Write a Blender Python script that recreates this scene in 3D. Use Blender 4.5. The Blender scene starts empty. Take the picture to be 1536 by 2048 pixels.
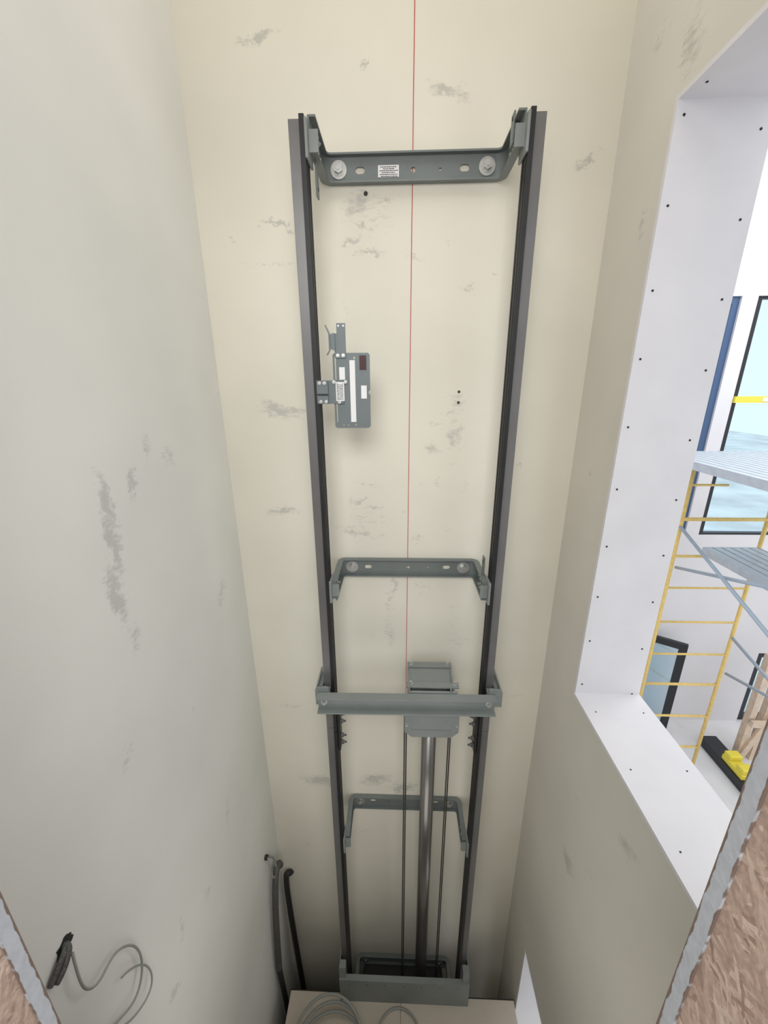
import bpy, bmesh, math, random
from mathutils import Vector, Matrix
random.seed(4)
SC=bpy.context.scene; COL=SC.collection
# ------------------------------------------------------------------ camera
M=Matrix(((0.99937,-0.00442,0.03526),(0.03493,0.30590,-0.95142),(-0.00658,0.95205,0.30586)))
cam=bpy.data.cameras.new('camera'); cam.sensor_fit='VERTICAL'; cam.sensor_height=24; cam.lens=790/2048*24
cam.clip_start=0.01; cam.clip_end=300
co=bpy.data.objects.new('camera',cam); COL.objects.link(co); co.matrix_world=M.to_4x4(); SC.camera=co
try:
    SC.view_settings.view_transform='Standard'; SC.view_settings.look='None'
except Exception: pass
# ------------------------------------------------------------------ materials
def mat(name,col,rough=.6,metal=0.,noise=0.,nscale=20.,bump=0.,emit=None):
    m=bpy.data.materials.new(name); m.use_nodes=True; nt=m.node_tree; b=nt.nodes['Principled BSDF']
    b.inputs['Base Color'].default_value=(*col,1); b.inputs['Roughness'].default_value=rough; b.inputs['Metallic'].default_value=metal
    if emit: b.inputs['Emission Color'].default_value=(*col,1); b.inputs['Emission Strength'].default_value=emit
    if noise or bump:
        tc=nt.nodes.new('ShaderNodeNewGeometry'); n=nt.nodes.new('ShaderNodeTexNoise'); n.inputs['Scale'].default_value=nscale; n.inputs['Detail'].default_value=5
        nt.links.new(tc.outputs['Position'],n.inputs['Vector'])
        if noise:
            r=nt.nodes.new('ShaderNodeMapRange'); r.inputs['From Min'].default_value=.3; r.inputs['From Max'].default_value=.7
            r.inputs['To Min'].default_value=1-noise; r.inputs['To Max'].default_value=1+noise
            nt.links.new(n.outputs['Fac'],r.inputs['Value'])
            v=nt.nodes.new('ShaderNodeVectorMath'); v.operation='SCALE'; v.inputs[0].default_value=col
            nt.links.new(r.outputs[0],v.inputs['Scale']); nt.links.new(v.outputs[0],b.inputs['Base Color'])
        if bump:
            bp=nt.nodes.new('ShaderNodeBump'); bp.inputs['Strength'].default_value=bump; bp.inputs['Distance'].default_value=.003
            nt.links.new(n.outputs['Fac'],bp.inputs['Height']); nt.links.new(bp.outputs[0],b.inputs['Normal'])
    return m
def wallmat(name,col,marks,axes,markcol=(.36,.36,.345),holes=()):
    """drywall with plaster smears. marks: (p,q,rp,rq,angle_deg,strength) in wall-plane metres"""
    m=bpy.data.materials.new(name); m.use_nodes=True; nt=m.node_tree; N=nt.nodes.new; L=nt.links.new
    b=nt.nodes['Principled BSDF']; b.inputs['Roughness'].default_value=.75
    geo=N('ShaderNodeNewGeometry'); sep=N('ShaderNodeSeparateXYZ'); L(geo.outputs['Position'],sep.inputs[0])
    comb=N('ShaderNodeCombineXYZ'); L(sep.outputs[axes[0]],comb.inputs['X']); L(sep.outputs[axes[1]],comb.inputs['Y'])
    dn=N('ShaderNodeTexNoise'); dn.inputs['Scale'].default_value=15; dn.inputs['Detail'].default_value=8; dn.inputs['Roughness'].default_value=.72; L(comb.outputs[0],dn.inputs['Vector'])
    ds=N('ShaderNodeVectorMath'); ds.operation='SUBTRACT'; L(dn.outputs['Color'],ds.inputs[0]); ds.inputs[1].default_value=(.5,.5,.5)
    dm=N('ShaderNodeVectorMath'); dm.operation='SCALE'; L(ds.outputs[0],dm.inputs[0]); dm.inputs['Scale'].default_value=.14
    da=N('ShaderNodeVectorMath'); L(dm.outputs[0],da.inputs[0]); L(comb.outputs[0],da.inputs[1])
    flat=N('ShaderNodeVectorMath'); flat.operation='MULTIPLY'; flat.inputs[1].default_value=(1,1,0); L(da.outputs[0],flat.inputs[0])
    acc=None
    for (p,q,rp,rq,ang,st) in marks:
        mp=N('ShaderNodeMapping'); mp.vector_type='TEXTURE'; mp.inputs['Location'].default_value=(p,q,0)
        mp.inputs['Rotation'].default_value=(0,0,math.radians(ang)); mp.inputs['Scale'].default_value=(rp,rq,1); L(flat.outputs[0],mp.inputs['Vector'])
        ln=N('ShaderNodeVectorMath'); ln.operation='LENGTH'; L(mp.outputs[0],ln.inputs[0])
        r=N('ShaderNodeMapRange'); r.inputs['From Min'].default_value=1.6; r.inputs['From Max'].default_value=.2; r.inputs['To Max'].default_value=st
        L(ln.outputs['Value'],r.inputs['Value'])
        if acc is None: acc=r.outputs[0]
        else:
            mx=N('ShaderNodeMath'); mx.operation='MAXIMUM'; L(acc,mx.inputs[0]); L(r.outputs[0],mx.inputs[1]); acc=mx.outputs[0]
    sn=N('ShaderNodeTexNoise'); sn.inputs['Scale'].default_value=60; sn.inputs['Detail'].default_value=10; sn.inputs['Roughness'].default_value=.78; sn.inputs['Distortion'].default_value=.3
    st_=N('ShaderNodeMapping'); st_.inputs['Rotation'].default_value=(0,0,.35); st_.inputs['Scale'].default_value=(.4,1.0,1); L(comb.outputs[0],st_.inputs['Vector']); L(st_.outputs[0],sn.inputs['Vector'])
    sm=N('ShaderNodeMath'); sm.operation='MULTIPLY_ADD'; L(sn.outputs['Fac'],sm.inputs[0]); sm.inputs[1].default_value=1.5; sm.inputs[2].default_value=-.25
    ad=N('ShaderNodeMath'); ad.operation='ADD'; L(sm.outputs[0],ad.inputs[0]); L(acc,ad.inputs[1])
    sr=N('ShaderNodeMapRange'); sr.inputs['From Min'].default_value=.82; sr.inputs['From Max'].default_value=1.14; L(ad.outputs[0],sr.inputs['Value'])
    gate=N('ShaderNodeMapRange'); gate.inputs['From Min'].default_value=.05; gate.inputs['From Max'].default_value=.2; L(acc,gate.inputs['Value'])
    m0=N('ShaderNodeMath'); m0.operation='MULTIPLY'; L(sr.outputs[0],m0.inputs[0]); L(gate.outputs[0],m0.inputs[1])
    mm=N('ShaderNodeMath'); mm.operation='MULTIPLY'; L(m0.outputs[0],mm.inputs[0]); mm.inputs[1].default_value=.55
    bn=N('ShaderNodeTexNoise'); bn.inputs['Scale'].default_value=1.6; bn.inputs['Detail'].default_value=3; L(comb.outputs[0],bn.inputs['Vector'])
    br=N('ShaderNodeMapRange'); br.inputs['From Min'].default_value=.3; br.inputs['From Max'].default_value=.7; br.inputs['To Min'].default_value=.94; br.inputs['To Max'].default_value=1.04; L(bn.outputs['Fac'],br.inputs['Value'])
    sc=N('ShaderNodeVectorMath'); sc.operation='SCALE'; sc.inputs[0].default_value=col; L(br.outputs[0],sc.inputs['Scale'])
    mix=N('ShaderNodeMix'); mix.data_type='RGBA'; L(mm.outputs[0],mix.inputs['Factor']); L(sc.outputs[0],mix.inputs['A']); mix.inputs['B'].default_value=(*markcol,1)
    res=mix.outputs['Result']
    for (p,q,r0) in holes:
        dd=N('ShaderNodeVectorMath'); dd.operation='DISTANCE'; L(comb.outputs[0],dd.inputs[0]); dd.inputs[1].default_value=(p,q,0)
        rr=N('ShaderNodeMapRange'); rr.inputs['From Min'].default_value=r0*1.25; rr.inputs['From Max'].default_value=r0*.8; L(dd.outputs['Value'],rr.inputs['Value'])
        mx=N('ShaderNodeMix'); mx.data_type='RGBA'; L(rr.outputs[0],mx.inputs['Factor']); L(res,mx.inputs['A']); mx.inputs['B'].default_value=(.035,.033,.03,1); res=mx.outputs['Result']
    L(res,b.inputs['Base Color'])
    fn=N('ShaderNodeTexNoise'); fn.inputs['Scale'].default_value=160; L(comb.outputs[0],fn.inputs['Vector'])
    bp=N('ShaderNodeBump'); bp.inputs['Strength'].default_value=.08; bp.inputs['Distance'].default_value=.002; L(fn.outputs['Fac'],bp.inputs['Height']); L(bp.outputs[0],b.inputs['Normal'])
    return m
CREAM=(.755,.725,.62)
back_marks=[(-.496,1.163,.075,.02,12,.8),(.169,.993,.085,.028,-8,.65),(.681,.774,.055,.02,25,.65),(-.123,1.072,.012,.03,-30,.6),
 (-.15,.66,.09,.05,15,.58),(-.05,.68,.04,.02,0,.5),(-.476,.599,.075,.01,-8,.7),(-.193,.544,.05,.014,10,.6),(-.12,.50,.07,.018,5,.6),(-.14,.58,.05,.012,-30,.6),
 (-.528,-.103,.11,.035,-12,.65),(-.45,-.10,.07,.03,0,.6),(-.557,-.576,.11,.028,0,.65),(.286,.371,.05,.012,0,.5),(.257,-.064,.055,.04,0,.5),(.23,-.11,.05,.015,0,.5),(.255,-.22,.04,.07,0,.6),(.155,-.277,.05,.025,0,.6),
 (-.132,-.446,.09,.01,-3,.5),(-.19,-.52,.04,.02,0,.6),(-.10,-.56,.06,.02,0,.5),(-.2,-.68,.16,.022,-12,.55),(.10,-.72,.05,.03,0,.4),(-.039,-1.055,.03,.11,0,.45),(-.02,-.98,.02,.12,0,.5),(-.22,.28,.014,.10,3,.35),
 (-.473,-2.318,.14,.06,-10,.65),(-.13,-2.30,.12,.05,10,.65),(.040,-2.362,.09,.05,20,.8),(-.615,-1.752,.09,.012,6,.5),(.654,-1.642,.10,.01,0,.5),(-.039,-1.25,.04,.12,0,.45),
 (.33,-1.3,.09,.05,0,.35),(-.52,.46,.2,.006,0,.45),(-.33,-1.0,.02,.09,0,.4),(.30,-.45,.02,.03,0,.4),(.19,-.42,.015,.02,0,.45),(-.60,-2.9,.05,.02,0,.4),(-.2,-2.75,.08,.03,30,.4),(.45,-2.0,.04,.04,0,.35),
 (.55,-.35,.02,.01,0,.5),(.38,.42,.015,.006,0,.6),(-.66,.55,.03,.008,0,.45),(-.10,.62,.16,.10,0,.33),(-.15,-.60,.16,.14,0,.33),(.25,-.15,.08,.16,0,.33)]
rs=random.Random(9)
for i in range(22):
    back_marks.append((rs.uniform(-.25,.36),rs.uniform(-1.3,.62),rs.uniform(.02,.06),rs.uniform(.002,.004),rs.uniform(-35,35),rs.uniform(.45,.7)))
left_marks=[(1.006,-.30,.025,.09,5,.82),(.987,-.42,.024,.11,3,.84),(.960,-.56,.030,.12,8,.78),(1.122,-.264,.018,.055,-25,.76),(1.56,-.887,.05,.07,-20,.55),(1.211,-.173,.02,.06,0,.45),(1.322,-.223,.035,.06,0,.5),
 (.86,-1.03,.03,.07,-20,.4),(1.057,-2.028,.05,.05,20,.45),(.796,-2.057,.02,.05,20,.6),(.99,-.72,.03,.06,0,.5),(1.3,-1.9,.03,.12,-15,.45),(1.2,-1.2,.02,.02,0,.5),(.9,-1.9,.02,.10,-15,.45)]
right_marks=[(.970,-1.52,.09,.05,-20,.5),(1.268,-2.101,.07,.06,-20,.65),(1.44,.88,.06,.10,-20,.55),(1.286,-1.730,.05,.03,0,.4),(1.54,.491,.02,.07,0,.5),(1.62,-.35,.04,.06,0,.4),(1.62,1.0,.06,.07,0,.4),(1.1,-1.9,.08,.02,-40,.4),(1.45,-2.7,.06,.03,0,.35)]
m_back=wallmat('back_drywall_paint',CREAM,back_marks,('X','Z'),holes=((-.128,.695,.008),(.262,-.03,.006),(.262,-.075,.006)))
m_left=wallmat('left_drywall_paint',(.76,.76,.72),left_marks,('Y','Z'),markcol=(.42,.42,.41))
m_right=wallmat('right_drywall_paint',(.675,.65,.585),right_marks,('Y','Z'))
m_white=mat('fresh_white_drywall',(.735,.725,.75),.8,noise=.03,nscale=6)
m_room=mat('primed_white_wall',(.76,.745,.765),.85,noise=.03,nscale=1.5)
m_screw=mat('black_screw',(.01,.01,.012),.5,.3)
m_bracket=mat('grey_green_enamel',(.165,.188,.183),.42,.1,noise=.08,nscale=9)
m_beam=mat('grey_green_enamel_light',(.225,.247,.238),.42,.1,noise=.07,nscale=7)
m_plate=mat('blue_grey_enamel',(.15,.175,.18),.45,.1,noise=.05,nscale=8)
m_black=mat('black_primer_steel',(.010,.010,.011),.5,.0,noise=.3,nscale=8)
m_blade=mat('machined_rail_steel',(.185,.183,.182),.38,.35,noise=.12,nscale=5)
m_zinc=mat('zinc_plated_steel',(.55,.56,.54),.35,.75,noise=.1,nscale=60)
m_nut=mat('dull_dark_nut',(.12,.12,.115),.45,.5)
m_chrome=mat('dull_piston_steel',(.24,.23,.22),.28,.75,noise=.10,nscale=3)
m_rope=mat('steel_wire_rope',(.075,.07,.065),.6,.3,noise=.3,nscale=200)
m_cable=mat('grey_pvc_cable',(.30,.31,.29),.5)
m_dark=mat('dark_rubber',(.02,.02,.022),.6)
m_braid=mat('braided_sleeve',(.10,.10,.095),.6,.2,noise=.5,nscale=220,bump=.6)
m_label=mat('white_label',(.80,.80,.80),.5)
m_ink=mat('label_ink',(.04,.04,.045),.6)
m_red=mat('dark_red_lens',(.055,.012,.010),.2)
m_laser=mat('red_laser',(.42,.04,.03),.9,emit=.15)
m_deckb=mat('beige_board',(.57,.51,.425),.8,noise=.07,nscale=5)
m_yellow=mat('yellow_scaffold_paint',(.85,.61,.20),.45,noise=.08,nscale=20)
m_yellow2=mat('bright_yellow_plastic',(.85,.72,.08),.45)
m_alu=mat('aluminium_plank',(.56,.61,.66),.5,.2,noise=.07,nscale=15)
m_brace=mat('galvanised_tube',(.47,.55,.63),.4,.3)
m_frame=mat('black_window_frame',(.018,.020,.024),.4)
m_frameb=mat('blue_film_frame',(.06,.11,.22),.4)
m_wood=mat('pine_lumber',(.68,.54,.42),.7,noise=.12,nscale=14)
m_floor=mat('dusty_concrete',(.76,.75,.75),.8,noise=.08,nscale=2)
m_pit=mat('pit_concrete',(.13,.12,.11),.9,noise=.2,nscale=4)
m_gyp=mat('gypsum_cut_edge',(.42,.445,.48),.9,noise=.08,nscale=70,bump=.4)
def paper_edge(m):
    nt=m.node_tree; N=nt.nodes.new; L=nt.links.new; b=nt.nodes['Principled BSDF']
    src=b.inputs['Base Color'].links[0].from_socket
    g=N('ShaderNodeNewGeometry'); s=N('ShaderNodeSeparateXYZ'); L(g.outputs['Position'],s.inputs[0])
    n=N('ShaderNodeTexNoise'); n.inputs['Scale'].default_value=38; n.inputs['Detail'].default_value=5; L(g.outputs['Position'],n.inputs['Vector'])
    a=N('ShaderNodeMath'); a.operation='MULTIPLY_ADD'; L(n.outputs['Fac'],a.inputs[0]); a.inputs[1].default_value=.009; L(s.outputs['Y'],a.inputs[2])
    r=N('ShaderNodeMapRange'); r.inputs['From Min'].default_value=.3612; r.inputs['From Max'].default_value=.3622; L(a.outputs[0],r.inputs['Value'])
    r2=N('ShaderNodeMapRange'); r2.inputs['From Min'].default_value=.3435; r2.inputs['From Max'].default_value=.3425; L(a.outputs[0],r2.inputs['Value'])
    mx=N('ShaderNodeMath'); mx.operation='MAXIMUM'; L(r.outputs[0],mx.inputs[0]); L(r2.outputs[0],mx.inputs[1])
    mix=N('ShaderNodeMix'); mix.data_type='RGBA'; L(mx.outputs[0],mix.inputs['Factor']); L(src,mix.inputs['A']); mix.inputs['B'].default_value=(.17,.125,.10,1)
    L(mix.outputs['Result'],b.inputs['Base Color'])
paper_edge(m_gyp)
def osbmat():
    m=bpy.data.materials.new('oriented_strand_board'); m.use_nodes=True; nt=m.node_tree; N=nt.nodes.new; L=nt.links.new; b=nt.nodes['Principled BSDF']
    b.inputs['Roughness'].default_value=.75
    g=N('ShaderNodeNewGeometry'); n=N('ShaderNodeTexNoise'); n.inputs['Scale'].default_value=60; n.inputs['Detail'].default_value=5; L(g.outputs['Position'],n.inputs['Vector'])
    ad=N('ShaderNodeVectorMath'); ad.operation='MULTIPLY_ADD'; L(n.outputs['Color'],ad.inputs[0]); ad.inputs[1].default_value=(.010,.010,.010); L(g.outputs['Position'],ad.inputs[2])
    outs=[]
    for k,(rot,sy,sz) in enumerate(((.45,150,26),(-.8,130,24),(1.35,170,30))):
        mr=N('ShaderNodeMapping'); mr.inputs['Rotation'].default_value=(rot,0,0); mr.inputs['Location'].default_value=(0,k*3.3,k*1.7); L(ad.outputs[0],mr.inputs['Vector'])
        mp=N('ShaderNodeMapping'); mp.inputs['Scale'].default_value=(3,sy,sz); L(mr.outputs[0],mp.inputs['Vector'])
        v=N('ShaderNodeTexVoronoi'); v.inputs['Scale'].default_value=1; L(mp.outputs[0],v.inputs['Vector'])
        sp=N('ShaderNodeSeparateColor'); L(v.outputs['Color'],sp.inputs[0]); outs.append((sp.outputs[0],sp.outputs[1],v.outputs['Distance']))
    c1=N('ShaderNodeMath'); c1.operation='GREATER_THAN'; c1.inputs[1].default_value=.5; L(outs[0][1],c1.inputs[0])
    c2=N('ShaderNodeMath'); c2.operation='GREATER_THAN'; c2.inputs[1].default_value=.5; L(outs[1][1],c2.inputs[0])
    x1=N('ShaderNodeMix'); L(c2.outputs[0],x1.inputs['Factor']); L(outs[1][0],x1.inputs['A']); L(outs[2][0],x1.inputs['B'])
    x2=N('ShaderNodeMix'); L(c1.outputs[0],x2.inputs['Factor']); L(outs[0][0],x2.inputs['A']); L(x1.outputs[0],x2.inputs['B'])
    cr=N('ShaderNodeValToRGB'); e=cr.color_ramp.elements; e[0].position=.0; e[0].color=(.27,.18,.135,1); e[1].position=1.; e[1].color=(.58,.46,.38,1)
    k=e.new(.12); k.color=(.40,.29,.23,1); k=e.new(.75); k.color=(.48,.365,.295,1)
    L(x2.outputs[0],cr.inputs[0])
    fn=N('ShaderNodeTexNoise'); fn.inputs['Scale'].default_value=110; fn.inputs['Detail'].default_value=6; L(g.outputs['Position'],fn.inputs['Vector'])
    fr=N('ShaderNodeMapRange'); fr.inputs['From Min'].default_value=.3; fr.inputs['From Max'].default_value=.7; fr.inputs['To Min'].default_value=.78; fr.inputs['To Max'].default_value=1.14; L(fn.outputs['Fac'],fr.inputs['Value'])
    vs=N('ShaderNodeVectorMath'); vs.operation='SCALE'; L(cr.outputs[0],vs.inputs[0]); L(fr.outputs[0],vs.inputs['Scale']); L(vs.outputs[0],b.inputs['Base Color'])
    bp=N('ShaderNodeBump'); bp.inputs['Strength'].default_value=.2; bp.inputs['Distance'].default_value=.001; L(x2.outputs[0],bp.inputs['Height']); L(bp.outputs[0],b.inputs['Normal'])
    return m
m_osb=osbmat()
def glassmat(col=(.86,.95,.985),gl=.12):
    m=bpy.data.materials.new('window_glass'); m.use_nodes=True; nt=m.node_tree; nt.nodes.clear(); N=nt.nodes.new; L=nt.links.new
    t=N('ShaderNodeBsdfTransparent'); t.inputs[0].default_value=(*col,1); g=N('ShaderNodeBsdfGlossy'); g.inputs['Roughness'].default_value=.05; g.inputs[0].default_value=(.8,.9,1,1)
    x=N('ShaderNodeMixShader'); x.inputs[0].default_value=gl; L(t.outputs[0],x.inputs[1]); L(g.outputs[0],x.inputs[2]); o=N('ShaderNodeOutputMaterial'); L(x.outputs[0],o.inputs[0]); return m
m_glass=glassmat()
# ------------------------------------------------------------------ mesh helpers
def add_box(bm,a,b,mi=0,bev=0):
    a=Vector(a);b=Vector(b); r=bmesh.ops.create_cube(bm,size=1)
    vs=r['verts']
    for v in vs:
        v.co=Vector([ (a[i]+b[i])/2+v.co[i]*(b[i]-a[i]) for i in range(3)])
    fs=set(f for v in vs for f in v.link_faces)
    for f in fs: f.material_index=mi
    if bev:
        es=list(set(e for v in vs for e in v.link_edges)); rr=bmesh.ops.bevel(bm,geom=es,offset=bev,segments=2,affect='EDGES',profile=.5)
        for f in rr['faces']: f.material_index=mi
def add_cyl(bm,p,q,r,seg=20,mi=0,r2=None):
    p=Vector(p);q=Vector(q); d=q-p; rot=d.to_track_quat('Z','Y').to_matrix().to_4x4()
    res=bmesh.ops.create_cone(bm,cap_ends=True,segments=seg,radius1=r,radius2=r if r2 is None else r2,depth=d.length,matrix=Matrix.Translation((p+q)/2)@rot)
    for f in set(f for v in res['verts'] for f in v.link_faces):
        f.material_index=mi
        f.smooth = seg>8 and len(f.verts)==4
def add_prism(bm,pts,y0,y1,axes='XZ',mi=0):
    third=[c for c in 'XYZ' if c not in axes][0]
    def mk(p,t):
        d={axes[0]:p[0],axes[1]:p[1],third:t}; return Vector((d['X'],d['Y'],d['Z']))
    A=[bm.verts.new(mk(p,y0)) for p in pts]; B=[bm.verts.new(mk(p,y1)) for p in pts]; n=len(pts)
    fs=[bm.faces.new(A),bm.faces.new(B[::-1])]+[bm.faces.new((A[i],B[i],B[(i+1)%n],A[(i+1)%n])) for i in range(n)]
    for f in fs: f.material_index=mi
def finish(bm,name,mats):
    bmesh.ops.recalc_face_normals(bm,faces=bm.faces)
    me=bpy.data.meshes.new(name); bm.to_mesh(me); bm.free()
    for m in (mats if isinstance(mats,(list,tuple)) else [mats]): me.materials.append(m)
    o=bpy.data.objects.new(name,me); COL.objects.link(o)
    return o
def mk(name,fn,mats):
    bm=bmesh.new(); fn(bm); return finish(bm,name,mats)
def thing(name,loc,label,cat,group=None):
    o=bpy.data.objects.new(name,None); o.empty_display_size=.05; COL.objects.link(o); o.location=loc
    o['label']=label; o['category']=cat
    if group: o['group']=group
    return o
def tag(o,label,cat,group=None):
    o['label']=label; o['category']=cat
    if group: o['group']=group
    return o
def part(par,name,fn,mats,label=None):
    o=mk(name,fn,mats); o.data.transform(Matrix.Translation(-Vector(par.location))); o.parent=par
    if label: o['label']=label
    return o
def struct(o): o['kind']='structure'; return o
def bolt(bm,c,ax,r=.012,h=.010,mi=0,washer=1.6):
    c=Vector(c); ax=Vector(ax)
    if washer: add_cyl(bm,c,c+ax*.003,r*washer,20,mi)
    add_cyl(bm,c+ax*.0025,c+ax*(.003+h),r,6,mi); add_cyl(bm,c+ax*(.0025+h),c+ax*(.006+h),r*.45,10,mi)
def tube(name,pts,r,m,cyclic=False,typ='NURBS'):
    c=bpy.data.curves.new(name,'CURVE'); c.dimensions='3D'; c.bevel_depth=r; c.bevel_resolution=3; c.use_fill_caps=True; c.resolution_u=6
    s=c.splines.new(typ); s.points.add(len(pts)-1)
    for i,p in enumerate(pts): s.points[i].co=(*p,1)
    s.use_endpoint_u=not cyclic; s.use_cyclic_u=cyclic
    if typ=='NURBS': s.order_u=4
    o=bpy.data.objects.new(name,c); COL.objects.link(o); bpy.context.view_layer.update()
    dg=bpy.context.evaluated_depsgraph_get(); me=bpy.data.meshes.new_from_object(o.evaluated_get(dg)); bpy.data.objects.remove(o)
    me.materials.clear(); me.materials.append(m)
    for p in me.polygons: p.use_smooth=True
    o=bpy.data.objects.new(name,me); COL.objects.link(o); return o
def adopt(o,par,name,label=None):
    o.name=name; o.data.transform(Matrix.Translation(-Vector(par.location))); o.parent=par
    if label: o['label']=label
def cut(o,fn):
    bm=bmesh.new(); fn(bm); bmesh.ops.recalc_face_normals(bm,faces=bm.faces); me=bpy.data.meshes.new('c'); bm.to_mesh(me); bm.free()
    c=bpy.data.objects.new('c',me); COL.objects.link(c); c.parent=o.parent; c.location=o.location
    if o.parent: me.transform(Matrix.Translation(-Vector(o.parent.location)))
    md=o.modifiers.new('b','BOOLEAN'); md.object=c; md.operation='DIFFERENCE'; md.solver='EXACT'
    bpy.context.view_layer.update(); dg=bpy.context.evaluated_depsgraph_get()
    new=bpy.data.meshes.new_from_object(o.evaluated_get(dg)); o.modifiers.clear(); o.data=new; bpy.data.objects.remove(c)
def oval(bm,cx,cz,hw,hh,y0,y1,n=12):
    r=hh; pts=[]
    for i in range(n): a=-math.pi/2+math.pi*i/(n-1); pts.append((cx+hw-r+r*math.cos(a),cz+r*math.sin(a)))
    for i in range(n): a=math.pi/2+math.pi*i/(n-1); pts.append((cx-hw+r+r*math.cos(a),cz+r*math.sin(a)))
    add_prism(bm,pts,y0,y1)
# ------------------------------------------------------------------ shell
XL,XR,XO,YB=-.79,.79,1.055,1.80
PIT,FLR,TOP=-5.9,-5.46,2.3
WB,WT,WS=1.465,.78,-1.32
DB,DH=1.515,-3.29
def boxes(name,l,m):
    def fn(bm):
        for a,b in l: add_box(bm,a,b)
    return struct(mk(name,fn,m))
boxes('wall_back',[((XL-.25,YB,PIT),(XO,YB+.2,TOP))],m_back)
boxes('wall_left',[((XL-.25,.36,PIT),(XL,YB,TOP))],m_left)
Y0=.45
boxes('wall_right',[((XR,.36,WT),(XO,YB,TOP)),((XR,WB,DH),(XO,YB,WT)),((XR,.36,WS),(XO,Y0,WT)),((XR,.36,DH),(XO,WB,WS)),
                    ((XR,DB,PIT),(XO,YB,DH)),((XR,.36,PIT),(XO,.5,DH)),((XR,.5,PIT),(XO,DB,FLR))],m_right)
JL,JR=-.578,.409
boxes('wall_front',[((XL-.25,.338,-1.36),(JL,.36,1.1)),((JR,.338,-1.36),(XO,.36,1.1)),((XL-.25,.338,PIT),(XO,.36,-1.36)),((XL-.25,.338,1.1),(XO,.36,TOP))],m_gyp)
boxes('wall_landing',[((XL-.6,.10,-1.36),(JL-.004,.338,1.1)),((JR+.004,.10,-1.36),(XO,.338,1.1)),((XL-.6,.10,PIT),(XO,.338,-1.36)),((XL-.6,.10,1.1),(XO,.338,TOP))],m_osb)
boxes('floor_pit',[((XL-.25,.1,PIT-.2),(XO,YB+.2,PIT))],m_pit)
boxes('ceiling_shaft',[((XL-.25,.1,TOP),(XO,YB+.2,TOP+.15))],m_back)
boxes('floor_landing',[((-2.5,-3.5,-1.50),(XO,.10,-1.345))],m_osb)
def jambfn(bm):
    add_box(bm,(XR-.001,WB-.014,WS),(XO+.012,WB-.0002,WT-.014))
    for i in range(10):
        z=.735-i*.222+random.uniform(-.01,.01)
        add_cyl(bm,(XR+.022,WB-.014,z),(XR+.022,WB-.0155,z),.0036,10,1)
        z2=.70-i*.222+random.uniform(-.01,.01)
        add_cyl(bm,(XO-.02,WB-.014,z2),(XO-.02,WB-.0155,z2),.0036,10,1)
struct(mk('trim_1',jambfn,[m_white,m_screw]))
def headfn(bm):
    add_box(bm,(XR-.001,Y0,WT-.014),(XO+.012,WB,WT-.0002))
    for i in range(4):
        for x in (XR+.03,XO-.03): add_cyl(bm,(x,WB-.08-i*.26,WT-.014),(x,WB-.08-i*.26,WT-.0155),.0036,10,1)
struct(mk('trim_2',headfn,[m_white,m_screw]))
def sillfn(bm):
    add_box(bm,(XR-.004,Y0,WS+.0002),(XO+.012,WB-.014,WS+.014))
    for i in range(4):
        for x in (XR+.04,XO-.03): add_cyl(bm,(x,WB-.12-i*.26,WS+.014),(x,WB-.12-i*.26,WS+.0155),.0028,10,1)
struct(mk('trim_3',sillfn,[m_white,m_screw]))
def dtrim(bm):
    add_box(bm,(XR-.001,DB-.012,FLR),(XO+.01,DB-.0002,DH-.012)); add_box(bm,(XR-.001,.5,DH-.012),(XO+.01,DB,DH-.0002))
struct(mk('trim_4',dtrim,m_white))
# ------------------------------------------------------------------ atrium outside
YF=5.5
holes=[(3.15,4.16,-2.05,1.0),(4.35,5.75,-2.10,1.0),(3.15,3.90,FLR,-3.70),(5.75,6.9,FLR,-4.1)]
xs=sorted({XO,9.}|{h[0] for h in holes}|{h[1] for h in holes}); zs=sorted({FLR,2.3}|{h[2] for h in holes}|{h[3] for h in holes})
cells=[]
for i in range(len(xs)-1):
    for j in range(len(zs)-1):
        cx=(xs[i]+xs[i+1])/2; cz=(zs[j]+zs[j+1])/2
        if any(h[0]<cx<h[1] and h[2]<cz<h[3] for h in holes): continue
        cells.append(((xs[i],YF,zs[j]),(xs[i+1],YF+.25,zs[j+1])))
boxes('wall_far',cells,m_room)
boxes('wall_side',[((9.,-1,FLR),(9.2,YF+.25,2.3))],m_room)
boxes('wall_inner',[((XO-.1,YB+.2,FLR),(XO,YF,2.3))],m_room)
boxes('floor_atrium',[((XO,-1,FLR-.15),(9.2,YF+.25,FLR))],m_floor)
boxes('floor_outside',[((-10,YF+.25,FLR-.2),(40,60,FLR-.05))],mat('outdoor_paving',(.72,.75,.75),.9,noise=.25,nscale=.5))
def winf(name,x0,x1,z0,z1,w,m,wb=None,mull=(),y=YF):
    wb=wb or w
    def fn(bm):
        y0,y1=y+.03,y+.10
        add_box(bm,(x0,y0,z0),(x0+w,y1,z1));add_box(bm,(x1-w,y0,z0),(x1,y1,z1));add_box(bm,(x0+w,y0,z0),(x1-w,y1,z0+wb));add_box(bm,(x0+w,y0,z1-wb),(x1-w,y1,z1))
        for x in mull: add_box(bm,(x-.02,y0,z0+wb),(x+.02,y1,z1-wb),2)
        add_box(bm,(x0+w*.5,y+.06,z0+wb*.5),(x1-w*.5,y+.066,z1-wb*.5),1)
    return struct(mk(name,fn,[m,m_glass,m_frameb]))
winf('window_1',3.15,4.16,-2.05,1.0,.08,m_frameb)
winf('window_2',4.35,5.75,-2.10,1.0,.075,m_frame,wb=.03)
winf('door_1',3.15,3.90,FLR,-3.70,.05,m_frame)
winf('door_2',5.75,6.9,FLR,-4.1,.10,m_frame)
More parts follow.
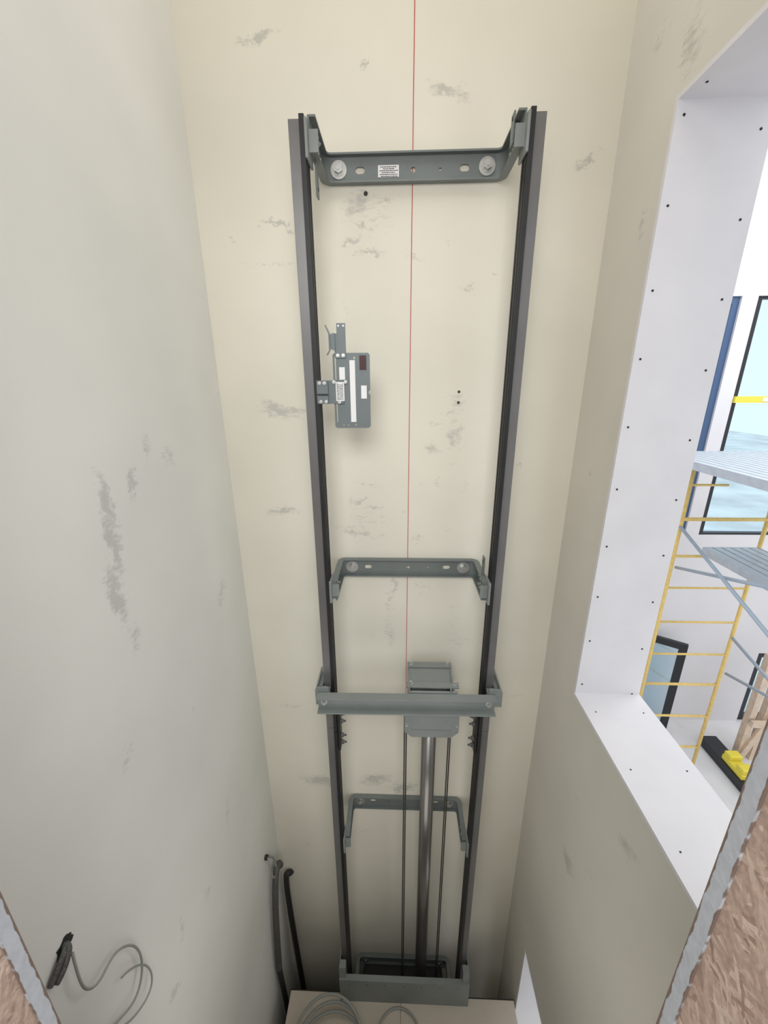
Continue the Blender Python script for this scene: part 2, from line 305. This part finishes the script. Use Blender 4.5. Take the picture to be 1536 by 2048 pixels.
def leaf(bm):
    w,W,z0,z1=.10,.56,FLR+.02,-3.72
    add_box(bm,(0,-.03,z0),(w,.03,z1));add_box(bm,(W-w,-.03,z0),(W,.03,z1));add_box(bm,(w,-.03,z0),(W-w,.03,z0+w*1.3));add_box(bm,(w,-.03,z1-w),(W-w,.03,z1))
    add_box(bm,(w*.5,-.004,z0+w*.5),(W-w*.5,.004,z1-w*.5),1)
    bmesh.ops.rotate(bm,verts=bm.verts,cent=(0,0,0),matrix=Matrix.Rotation(math.radians(-33),3,'Z')); bmesh.ops.translate(bm,verts=bm.verts,vec=(3.87,5.46,0))
struct(mk('door_3',leaf,[m_frame,m_glass]))
# ------------------------------------------------------------------ guide rails
XC=.051
G='steel guide rails in the lift shaft'
for s in (-1,1):
    for (z0,z1,pos) in ((-1.652,.805,'upper'),(PIT,-1.654,'lower')):
        t=thing('guide_rail',(XC+s*.36,1.57,z0),'black steel guide rail, bare blade, '+('upper length' if pos=='upper' else 'lower length reaching the pit'),'guide rail',G)
        def base(bm):
            xi,xo=XC+s*.350,XC+s*.366
            add_prism(bm,[(xi,1.535),(xo,1.535),(xo,1.60),(xi,1.60)],z0,z1,'XY')
            for y in (1.552,1.583): add_box(bm,(min(xi+s*.001,xi-s*.002),y-.003,z0+.001),(max(xi+s*.001,xi-s*.002),y+.003,z1-.001))
        def blade(bm):
            a,b=sorted((XC+s*.3662,XC+s*.406)); add_box(bm,(a,1.560,z0),(b,1.578,z1),bev=.0015)
        part(t,'rail_base',base,m_black,'black painted base flange'); part(t,'rail_blade',blade,m_blade,'bare grey machined blade')
# ------------------------------------------------------------------ brackets
def bracket(zc,idx=0):
    t=thing('wall_bracket',(XC,1.79,zc),'grey-green steel rail bracket on cream wall, '+['with white sticker','between upper rails','behind the piston','low in dark shaft'][idx],'bracket','rail brackets on the shaft wall')
    h,d,th=.092,.026,.006; W=.343; yw=1.797; R=.04; y0=1.555
    path=[]
    def P_(x,y,nx,ny): path.append((Vector((x,y)),Vector((nx,ny))))
    P_(XC-W,y0,1,0)
    for i in range(9):
        a=math.pi - (math.pi/2)*i/8
        P_(XC-W+R+R*math.cos(a),yw-R+R*math.sin(a),-math.cos(a),-math.sin(a))
    for i in range(9):
        a=math.pi/2-(math.pi/2)*i/8
        P_(XC+W-R+R*math.cos(a),yw-R+R*math.sin(a),-math.cos(a),-math.sin(a))
    P_(XC+W,y0,-1,0)
    prof=[(0,-h/2),(0,h/2),(d,h/2),(d,h/2-th),(th,h/2-th),(th,-h/2+th),(d,-h/2+th),(d,-h/2)]
    def ch(bm):
        rings=[[bm.verts.new((p.x+n.x*a,p.y+n.y*a,zc+z)) for a,z in prof] for p,n in path]
        for A,B in zip(rings,rings[1:]):
            for i in range(8):
                j=(i+1)%8; bm.faces.new((A[i],A[j],B[j],B[i]))
        bm.faces.new(rings[0]); bm.faces.new(rings[-1][::-1])
    c=part(t,'channel',ch,m_bracket)
    yf=yw-th
    def holes_(bm):
        for x in (XC-.198,XC+.190): oval(bm,x,zc-.002,.018,.011,yf-.02,yw+.02)
        add_cyl(bm,(XC,yf-.02,zc-.004),(XC,yw+.02,zc-.004),.009,14); add_cyl(bm,(XC+.1,yf-.02,zc-.004),(XC+.1,yw+.02,zc-.004),.005,12)
        add_cyl(bm,(XC-.1,yf-.02,zc-.004),(XC-.1,yw+.02,zc-.004),.004,12)
    try: cut(c,holes_)
    except Exception as e: print('cut fail',e)
    for x in (XC-.278,XC+.272):
        def bf(bm):
            add_cyl(bm,(x,yf,zc),(x,yf-.004,zc),.030,28); bolt(bm,(x,yf-.004,zc),(0,-1,0),.016,.013,0,1.25)
        part(t,'anchor_bolt',bf,m_zinc,'zinc hex bolt with round washer')
    zo=zc-(.024 if idx==0 else .002)
    for s in (-1,1):
        def cl(bm):
            a,b=sorted((XC+s*.3495,XC+s*.340))
            add_box(bm,(a,1.527,zo-.053),(b,1.612,zo+.053),bev=.003)
            a,b=sorted((XC+s*.3405,XC+s*.310))
            add_prism(bm,[(a,zo-.030),(b,zo-.030),(b,zo+.030),(a,zo+.030)],1.549,1.555)
        part(t,'rail_clip',cl,m_beam)
        for z in (-.022,.022):
            for y in (1.63,1.665):
                part(t,'clip_bolt',lambda bm: bolt(bm,(XC+s*.336,y,zc+z),(-s,0,0),.008,.008,0,1.4),m_zinc)
    def tab(x,z0,z1,zh,sx):
        def fn(bm):
            add_box(bm,(x,1.605,z0),(x+.006,1.640,z1),bev=.002)
            xf=x+.006 if sx>0 else x; add_cyl(bm,(xf-sx*.001,1.622,zh),(xf+sx*.0015,1.622,zh),.006,12,1)
        part(t,'strap_tab',fn,[m_bracket,m_ink])
    if idx==0:
        tab(XC-.335,zc-.150,zc-.03,zc-.125,1); tab(XC+.315,zc-.02,zc+.068,zc+.052,-1)
        def lab(bm):
            add_box(bm,(-.080,yf-.001,.741),(-.002,yf+.0005,.778))
            for k in range(6):
                z=.7735-k*.0058; w=[.060,.04,.066,.05,.066,.056][k]; x=-.041-w/2
                while x<-.041+w/2:
                    l=random.uniform(.003,.008); add_box(bm,(x,yf-.0014,z-.0026),(x+l,yf-.0008,z),1); x+=l+.0016
        part(t,'sticker',lab,[m_label,m_ink],'white sticker with fine black print')
    elif idx==1:
        tab(XC-.335,zc-.085,zc-.03,zc-.07,1); tab(XC+.329,zc+.02,zc+.135,zc+.115,-1)
    return t
for i,z in enumerate((.766,-.862,-2.466,-4.08)): bracket(z,idx=i)
# ------------------------------------------------------------------ laser line
def las(bm):
    w=.0013
    add_box(bm,(.049-w,1.7985,-1.75),(.049+w,1.7995,1.6))
tag(mk('laser_line',las,m_laser),'thin red vertical plumb laser line on the cream wall','laser line')
# ------------------------------------------------------------------ splice plates
for s in (-1,1):
    t=thing('rail_splice_plate',(XC+s*.345,1.568,-1.66),'black rail joint plate with protruding nuts','splice plate','rail joint plates below the crossbeam')
    def pl(bm):
        a,b=sorted((XC+s*.3475,XC+s*.336)); add_box(bm,(a,1.538,-1.775),(b,1.598,-1.525),bev=.002)
    part(t,'plate',pl,m_black)
    for z in (-1.560,-1.605,-1.695,-1.740):
        part(t,'bolt',lambda bm:[bolt(bm,(XC+s*.336,1.560,z),(-s,0,0),.0105,.012,0,1.45), add_cyl(bm,(XC+s*.336,1.560,z),(XC+s*.308,1.560,z),.0050,10)],m_nut)
# ------------------------------------------------------------------ crossbeam with shoes + jack head
t=thing('crossbeam',(XC,1.47,-1.408),'grey-green steel crossbeam bolted across both guide rails','crossbeam')
cb=t
bx0,bx1=-.372,.452
def bm_(bm):
    zt,zb,yf,yb=-1.367,-1.455,1.453,1.494
    add_prism(bm,[(yf,zt),(yb,zt),(yb,zb),(yf,zb),(yf,zb+.007),(yb-.007,zb+.007),(yb-.007,zt-.007),(yf,zt-.007)],bx0,bx1,'YZ')
part(t,'beam_channel',bm_,m_beam)
for x in (-.343,.424):
    part(t,'bolt',lambda bm: bolt(bm,(x,1.487,-1.415),(0,-1,0),.010,.010,0,1.5),m_zinc)
for s in (-1,1):
    def sh(bm):
        x0,x1=sorted((XC+s*.372,XC+s*.4125)); zt=-1.383
        add_box(bm,(x0,1.497,-1.44),(x1,1.553,zt)); add_box(bm,(x0,1.586,-1.44),(x1,1.65,zt))
        a,b=sorted((XC+s*.412,XC+s*.430)); add_box(bm,(a,1.4971,-1.4395),(b,1.6495,zt+.0005))
        a,b=sorted((XC+s*.374,XC+s*.4295)); add_box(bm,(a,1.498,zt-.0002),(b,1.506,-1.345))
        a,b=sorted((XC+s*.4295,XC+s*.436)); add_box(bm,(a,1.496,-1.441),(b,1.66,-1.358))
    part(t,'guide_shoe',sh,[m_beam,m_zinc])
    for y in (1.535,1.62):
        part(t,'shoe_bolt',lambda bm: bolt(bm,(XC+s*.396,y,-1.383),(0,0,1),.007,.008,0,1.4),m_zinc)
cb.rotation_euler=(0,-.008,0)
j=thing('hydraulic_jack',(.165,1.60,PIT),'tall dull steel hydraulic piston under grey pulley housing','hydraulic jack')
part(j,'piston_rod',lambda bm: add_cyl(bm,(.165,1.60,-4.06),(.165,1.60,-1.61),.037,40),m_chrome,'dull grey steel tube')
part(j,'rod_collar',lambda bm: add_cyl(bm,(.165,1.60,-1.665),(.165,1.60,-1.605),.041,36),m_chrome)
part(j,'cylinder',lambda bm:[add_cyl(bm,(.165,1.60,PIT),(.165,1.60,-4.13),.050,36),add_cyl(bm,(.165,1.60,-4.131),(.165,1.60,-4.03),.052,36)],m_black)
part(j,'pit_shade_block',lambda bm: add_box(bm,(XC-.285,1.53,-4.16),(XC+.285,1.760,-4.085),bev=.006),m_black,'added black block standing in for pit shade')  # solid black block added to stand in for shade in the narrow gap
hx0,hx1=.050,.282
def hou(bm):
    zt=-1.362; zb=-1.60
    add_box(bm,(hx0,1.500,zb),(hx1,1.512,zt-.002),bev=.002)
    add_box(bm,(hx0+.003,1.5125,zb),(hx0+.012,1.695,zt-.004)); add_box(bm,(hx1-.019,1.5125,zb),(hx1-.010,1.695,zt-.004))
    add_prism(bm,[(1.570,zt-.020),(1.668,zt-.004),(1.668,zt-.012),(1.570,zt-.028)],hx0+.0125,hx1-.0195,'YZ')
    add_box(bm,(hx0+.004,1.6955,zb),(hx1-.010,1.7035,zt-.004))
    add_box(bm,(hx0-.006,1.526,zt-.0035),(hx1+.010,1.562,zt+.005),bev=.0015)
    add_box(bm,(hx0+.002,1.668,zt-.0035),(hx1-.008,1.704,zt+.006),bev=.0015)
    add_box(bm,(hx0+.002,1.4965,zt-.01),(hx0+.009,1.526,zt+.030)); add_box(bm,(hx1-.034,1.4965,zt-.01),(hx1-.028,1.526,zt+.012))
    add_prism(bm,[(hx0-.014,-1.47),(hx1+.014,-1.47),(hx1+.014,zb+.004),(hx1-.02,zb-.028),(hx0+.02,zb-.028),(hx0-.014,zb+.004)],1.4965,1.4995)
    add_box(bm,(hx0-.012,1.493,-1.482),(hx1+.012,1.4970,-1.474)); add_box(bm,(hx0+.02,1.494,zb+.012),(hx1-.02,1.4970,zb+.018))
part(j,'pulley_housing',hou,m_beam,'grey-green box housing')
for (x,y) in ((hx0+.015,1.547),(hx1-.01,1.547)):
    part(j,'bolt',lambda bm: bolt(bm,(x,y,-1.357),(0,0,1),.008,.010,0,1.3),m_zinc)
for (x,y) in ((hx0+.02,1.685),(hx1-.028,1.685)):
    part(j,'bolt',lambda bm: bolt(bm,(x,y,-1.356),(0,0,1),.008,.010,0,1.3),m_zinc)
for (x,z) in ((hx0-.003,-1.55),(hx1+.003,-1.55)):
    part(j,'bolt',lambda bm: bolt(bm,(x,1.4965,z),(0,-1,0),.006,.008,0,1.3),m_zinc)
for k,x in enumerate((.040,.050,.276,.286)):
    o=tube('hoist_rope',[(x,1.66,-1.635),(x,1.66,-3),(x,1.66,-4.05),(x,1.66,-4.0840)],.0038,m_rope)
    tag(o,'dark steel wire rope hanging beside the piston','wire rope','hoist ropes beside the piston')
# ------------------------------------------------------------------ switch plate
t=thing('limit_switch_plate',(-.30,1.56,-.02),'grey floor-position plate with white strips clamped to guide rail','mounting plate')
Y1,Y2=1.548,1.552
def mp(bm):
    pts=[(-.243,-.150),(-.236,-.157),(-.113,-.157),(-.106,-.150),(-.106,-.036),(-.114,-.026),(-.106,-.016),(-.106,.106),(-.112,.113),(-.236,.113),(-.243,.106)]
    add_prism(bm,pts,Y1,Y2)
mo=part(t,'back_plate',mp,m_plate)
def mh(bm):
    for z0,z1 in ((-.135,.0),(.02,.10)):
        add_prism(bm,[(-.236,z0),(-.231,z0),(-.231,z1),(-.236,z1)],Y1-.01,Y2+.01)
    add_prism(bm,[(-.166,.1),(-.160,.1),(-.160,.092),(-.166,.092)],Y1-.01,Y2+.01); add_cyl(bm,(-.163,Y1-.01,-.145),(-.163,Y2+.01,-.145),.0035,10); add_cyl(bm,(-.21,Y1-.01,-.146),(-.21,Y2+.01,-.146),.003,10)
    add_cyl(bm,(-.192,Y1-.01,-.146),(-.192,Y2+.01,-.146),.003,10)
try: cut(mo,mh)
except Exception as e: print(e)
def up_(bm):
    add_prism(bm,[(-.233,.095),(-.192,.095),(-.192,.212),(-.224,.212),(-.224,.180),(-.233,.175)],1.543,1.5478)
    add_prism(bm,[(-.233,.120),(-.252,.128),(-.252,.172),(-.233,.180)],1.535,1.539)
    add_prism(bm,[(-.233,1.535),(-.233,1.547),(-.230,1.547),(-.230,1.535)],.12,.178,'XY')
    add_prism(bm,[(-.252,.120),(-.262,.106),(-.258,.104),(-.247,.122),(-.247,.178),(-.260,.205),(-.264,.203),(-.252,.176)],1.530,1.5385)
    for x in (-.217,-.199): add_cyl(bm,(x,1.5435,.203),(x,1.5415,.203),.0035,12,1)
part(t,'upper_tab',up_,[m_plate,m_label])
def clampf(bm):
    add_box(bm,(-.300,1.541,-.066),(-.205,1.547,.018),bev=.0015); add_box(bm,(-.304,1.528,-.066),(-.262,1.5405,.018),bev=.001)
    add_box(bm,(-.302,1.5265,-.036),(-.262,1.5285,-.030),1)
part(t,'clamp',clampf,[m_plate,m_black])
def lb(x0,x1,z0,z1,y=1.5465,txt=False):
    def fn(bm):
        add_box(bm,(x0,y,z0),(x1,Y1+.0005,z1))
        if txt:
            for k in range(5):
                x=x0+.004+k*(x1-x0-.006)/5; z=z0+.004
                while z<z1-.008:
                    l=random.uniform(.003,.007); add_box(bm,(x,y-.0004,z),(x+.0025,y+.0003,z+l),1); z+=l+.0018
    return fn
part(t,'white_strip',lb(-.181,-.161,-.134,.088),[m_label],'long plain white strip')
part(t,'red_window',lb(-.144,-.119,.054,.104),[m_red],'small dark red window')
part(t,'sticker',lb(-.220,-.199,.020,.064),[m_label,m_ink],'small white sticker')
part(t,'sticker',lb(-.234,-.203,-.056,.012,y=1.5395,txt=True),[m_label,m_ink],'white sticker with fine black print')
part(t,'sticker',lb(-.140,-.119,-.048,-.001),[m_label,m_ink],'small white sticker')
for (x,z,y) in ((-.292,.008,1.528),(-.274,.008,1.528),(-.290,-.058,1.528),(-.270,-.058,1.528),(-.222,.104,1.543),(-.202,.104,1.543),(-.222,-.060,1.5395),(-.240,.012,1.5395),(-.197,.012,1.541)):
    part(t,'bolt',lambda bm: bolt(bm,(x,y,z),(0,-1,0),.0050,.004,0,1.3),m_zinc)
# ------------------------------------------------------------------ lift car roof and bar
t=thing('lift_car',(.03,1.0,PIT),'beige board lift car roof parked low in the shaft','lift car')
cx0,cx1,cy0,cy1,ct=-.70,.772,.42,1.515,-3.85
part(t,'car_body',lambda bm: add_box(bm,(cx0+.02,cy0+.02,PIT+.05),(cx1-.02,cy1-.02,ct-.021)),m_deckb)
for xa,xb in ((cx0,.03),(.032,cx1)):
    def roof(bm):
        add_box(bm,(xa,cy0,ct-.02),(xb,cy1,ct),bev=.002)
        for x in (xa+.03,(xa+xb)/2,xb-.03):
            for y in (.5,.8,1.1,1.36): add_cyl(bm,(x,y,ct-.001),(x,y,ct+.001),.004,8,1)
    part(t,'roof_board',roof,[m_deckb,m_screw])
part(t,'roof_edge_angle',lambda bm: add_box(bm,(cx0-.004,cy1+.0005,ct-.05),(cx1+.004,cy1+.004,ct+.002)),m_black)
for x in (cx0+.15,cx1-.15):
    for y in (.6,1.3): part(t,'buffer_foot',lambda bm:add_box(bm,(x-.05,y-.05,PIT),(x+.05,y+.05,PIT+.049)),m_black)
t=thing('car_crosshead',(XC,1.48,ct),'grey steel angle bar resting on the beige car roof','steel bar')
def chd(bm):
    add_prism(bm,[(1.478,ct+.001),(1.486,ct+.001),(1.486,ct+.222),(1.508,ct+.222),(1.508,ct+.230),(1.478,ct+.230)],-.362,.466,'YZ')
    for i in range(7): add_cyl(bm,(-.3+i*.116,1.4785,ct+.19),(-.3+i*.116,1.477,ct+.19),.004,10,1)
part(t,'bar',chd,[m_beam,m_ink])
for s in (-1,1):
    def shoe2(bm):
        a,b=sorted((XC+s*.372,XC+s*.412)); add_box(bm,(a,1.49,ct+.2305),(b,1.53,ct+.33)); a,b=sorted((XC+s*.4085,XC+s*.414)); add_box(bm,(a,1.489,ct+.231),(b,1.60,ct+.31))
    part(t,'guide_shoe',shoe2,m_beam)
pts=[]
for i in range(3*14+1):
    a=-math.pi*.10+i*2*math.pi/14; k=i/14; r=.225+.022*math.sin(i*.83)+.010*k
    pts.append((-.405+r*math.cos(a),1.20+r*.95*math.sin(a),ct+.012+.020*k+.14*max(0,math.sin(a))*(k+2)/6+.004*math.sin(i*.9)))
o=tube('cable_coil',pts,.0085,m_cable); tag(o,'grey electrical cable coiled on the beige car roof','cable coil')
pts=[(.02+.14*math.cos(a),1.32+.14*math.sin(a),ct+.009) for a in [i*.5-1. for i in range(0,12)]]
o=tube('loose_cable',pts,.007,m_cable); tag(o,'thin grey cable loop lying on the car roof','cable')
# ------------------------------------------------------------------ black pipe + braided hose in corner
o=tube('conduit_pipe',[(-.72,1.799,-3.17),(-.72,1.775,-3.14),(-.735,1.765,-3.12),(-.752,1.765,-3.17),(-.745,1.765,-3.6),(-.72,1.765,-4.3),(-.70,1.76,-4.8),(-.70,1.76,-5.5),(-.70,1.76,PIT+.005)],.019,m_dark)
tag(o,'thick black hose bending down into the shaft corner','hose')
t=thing('hanging_cable',(-.775,1.6,-2.75),'dark hose with wire mesh grip hanging from wall hook','cable')
adopt(tube('x',[(-.755,1.72,-2.97),(-.755,1.70,-2.90),(-.758,1.65,-2.90),(-.757,1.60,-3.0),(-.757,1.545,-3.25),(-.762,1.52,-3.62)],.020,m_braid),t,'mesh_grip','braided wire mesh sleeve')
adopt(tube('x',[(-.762,1.52,-3.62),(-.760,1.52,-3.75),(-.755,1.56,-4.2),(-.75,1.56,-5.0),(-.75,1.56,PIT+.005)],.018,m_dark),t,'hose')
adopt(tube('x',[(-.790,1.60,-2.70),(-.765,1.60,-2.69),(-.758,1.57,-2.76),(-.750,1.58,-2.85),(-.755,1.64,-2.95),(-.765,1.69,-2.87),(-.770,1.65,-2.76),(-.79,1.605,-2.72)],.006,m_cable),t,'support_loop','thin grey loop wire')
adopt(mk('x',lambda bm:add_cyl(bm,(-.790,1.6,-2.70),(-.772,1.6,-2.70),.014,16),m_dark),t,'wall_hook')
# ------------------------------------------------------------------ left wall boot and loose wires
t=thing('wall_cable_outlet',(-.79,.52,-1.28),'dark wrapped cable stub with loose grey wires on pale wall','cable outlet')
adopt(tube('x',[(-.80,.556,-1.268),(-.783,.555,-1.268),(-.776,.546,-1.272),(-.773,.530,-1.282),(-.774,.518,-1.292),(-.779,.505,-1.302)],.0085,m_braid),t,'wrapped_stub','dark grey braided stub')
adopt(tube('x',[(-.80,.553,-1.262),(-.783,.552,-1.262),(-.778,.540,-1.260),(-.776,.525,-1.268),(-.778,.508,-1.280),(-.782,.495,-1.292)],.0065,m_braid),t,'wrapped_stub','dark grey braided stub')
def rim(bm):
    pts=[]
    rr=random.Random(3)
    for i in range(18):
        a=i*2*math.pi/18; r=.020*(1+rr.uniform(-.22,.22)); pts.append((.553+r*1.1*math.cos(a),-1.266+r*math.sin(a)))
    add_prism(bm,pts,-.790,-.788,'YZ')
adopt(mk('x',rim,m_dark),t,'rough_hole')
adopt(tube('x',[(-.772,.549,-1.285),(-.76,.535,-1.33),(-.76,.530,-1.40),(-.76,.560,-1.45),(-.765,.591,-1.464),(-.77,.64,-1.47),(-.77,.695,-1.56),(-.77,.705,-1.66),(-.77,.67,-1.73),(-.77,.62,-1.72),(-.775,.57,-1.66),(-.775,.56,-1.68)],.0032,m_cable),t,'wire')
adopt(tube('x',[(-.77,.63,-1.58),(-.775,.66,-1.61),(-.77,.71,-1.68),(-.77,.72,-1.79),(-.77,.68,-1.82),(-.772,.60,-1.75),(-.775,.575,-1.69)],.0028,m_cable),t,'wire')
# ------------------------------------------------------------------ scaffold
def scaf(y,posts,rungs,label):
    t=thing('scaffold',(posts[0],y,FLR),label,'scaffold','yellow scaffold frames in the atrium')
    for x in posts: part(t,'post',lambda bm: add_cyl(bm,(x,y,FLR),(x,y,-.872),.022,14),m_yellow)
    for z,x0,x1,r in rungs: part(t,'rung',lambda bm: add_cyl(bm,(x0,y,z),(x1,y,z),r,12),m_yellow)
    return t
rg=[(-1.108,3.33,3.75,.014),(-1.519,3.33,4.95,.022),(-1.99,3.20,3.75,.018),(-2.417,3.33,4.30,.014),(-2.903,3.33,4.30,.014),(-3.387,3.33,4.30,.014),(-3.867,3.33,4.30,.018),(-4.40,3.33,4.30,.016),(-4.95,3.33,4.30,.016)]
scaf(4.5,(3.33,4.30),rg,'yellow tubular scaffold ladder frame standing on atrium floor')
scaf(2.4,(3.33,4.30),rg,'yellow tubular scaffold frame standing nearer the lift shaft')
def plank(z,x0,x1,y0,y1,lab):
    t=thing('scaffold_plank',((x0+x1)/2,(y0+y1)/2,z),lab,'scaffold plank','aluminium scaffold planks')
    n=max(2,int((x1-x0)/.09)); w=(x1-x0)/n
    def top(bm):
        for i in range(n): add_box(bm,(x0+i*w+.010,y0,z),(x0+(i+1)*w-.010,y1,z+.012))
        add_box(bm,(x0,y0,z-.004),(x1,y1,z+.002))
    part(t,'deck',top,m_alu)
    def fr(bm):
        add_box(bm,(x0-.008,y0,z-.07),(x0,y1,z+.016)); add_box(bm,(x1,y0,z-.07),(x1+.008,y1,z+.016)); add_box(bm,(x0,y0-.01,z-.07),(x1,y0,z+.014)); add_box(bm,(x0,y1,z-.07),(x1,y1+.01,z+.014))
    part(t,'edge_frame',fr,m_alu)
plank(-.80,3.10,4.6,2.3,4.9,'wide pale aluminium scaffold deck on the yellow frames')
plank(-1.87,3.62,4.25,2.44,4.46,'dusty aluminium scaffold plank at the lower level')
for a,b in (((3.30,4.46,-1.60),(3.30,2.44,-2.42)),((3.36,4.46,-2.12),(3.36,2.44,-1.50)),((4.27,4.46,-3.10),(4.27,2.44,-3.65)),((4.33,4.46,-3.65),(4.33,2.44,-3.10))):
    o=mk('scaffold_brace',lambda bm:add_cyl(bm,a,b,.019,12),m_brace); tag(o,'galvanised diagonal brace tube between yellow scaffold frames','scaffold brace','galvanised scaffold braces')
o=mk('black_base_beam',lambda bm:add_box(bm,(4.80,4.0,FLR),(5.05,5.05,FLR+.14),bev=.01),m_frame); tag(o,'black base beam lying on the atrium floor','beam')
t=thing('timber_frame',(5.2,4.8,FLR),'pale pine lumber frame standing on the atrium floor','timber frame')
for x in (5.14,5.34): part(t,'stud',lambda bm:add_box(bm,(x,4.75,FLR),(x+.09,4.84,-3.6)),m_wood)
part(t,'brace',lambda bm:add_prism(bm,[(5.10,FLR),(5.19,FLR),(5.55,-4.3),(5.48,-4.25)],4.71,4.75),m_wood)
part(t,'crosspiece',lambda bm:add_box(bm,(5.12,4.66,-4.75),(5.6,4.71,-4.66)),m_wood)
t=thing('yellow_block',(4.95,4.4,FLR+.14),'bright yellow notched plastic block on black beam','plastic block')
def yb(bm):
    add_box(bm,(4.83,4.30,FLR+.14),(5.02,4.66,FLR+.22),bev=.01)
    for i in range(2): add_box(bm,(4.835,4.31+i*.22,FLR+.219),(5.015,4.43+i*.22,FLR+.30),bev=.015)
part(t,'body',yb,m_yellow2)
t=thing('spirit_level',(5.0,5.5,-.22),'yellow bar with bubble vials across the black window','level')
part(t,'bar',lambda bm:add_box(bm,(4.36,5.47,-.25),(5.74,5.53,-.17)),m_yellow2)
for x in (4.7,5.1,5.4): part(t,'vial',lambda bm:add_box(bm,(x,5.465,-.235),(x+.10,5.4705,-.185)),m_label)
# ------------------------------------------------------------------ light
w=bpy.data.worlds.new('w'); SC.world=w; w.use_nodes=True; b=w.node_tree.nodes['Background']; b.inputs[0].default_value=(.93,.965,1,1); b.inputs[1].default_value=1.25
def area(name,loc,target,sx,sy,e,col=(1,1,1)):
    l=bpy.data.lights.new(name,'AREA'); l.shape='RECTANGLE'; l.size=sx; l.size_y=sy; l.energy=e; l.color=col
    o=bpy.data.objects.new(name,l); COL.objects.link(o); o.location=loc
    o.rotation_euler=(Vector(target)-Vector(loc)).to_track_quat('-Z','Y').to_euler(); return o
area('shaft_top_fill',(0,1.0,TOP-.05),(0,1.01,0),1.2,1.0,16,(1,.98,.95))  # added fill light at the shaft top, not a known fixture
area('landing_fill',(-.1,-1.1,1.1),(0,1.8,-1.2),1.4,1.0,40,(1,.99,.97))  # unseen fill added behind the camera to brighten the shaft through the doorway
area('low_shaft_fill',(0,.40,-2.3),(0,1.8,-2.5),1.0,1.2,6,(1,.98,.94))  # invented fill below the view, added to lift the lower back wall
area('atrium_fill',(5,3.5,2.6),(5,3.51,-5),4.,2.5,95,(1,1,1))  # overhead fill added to brighten the atrium floor and walls
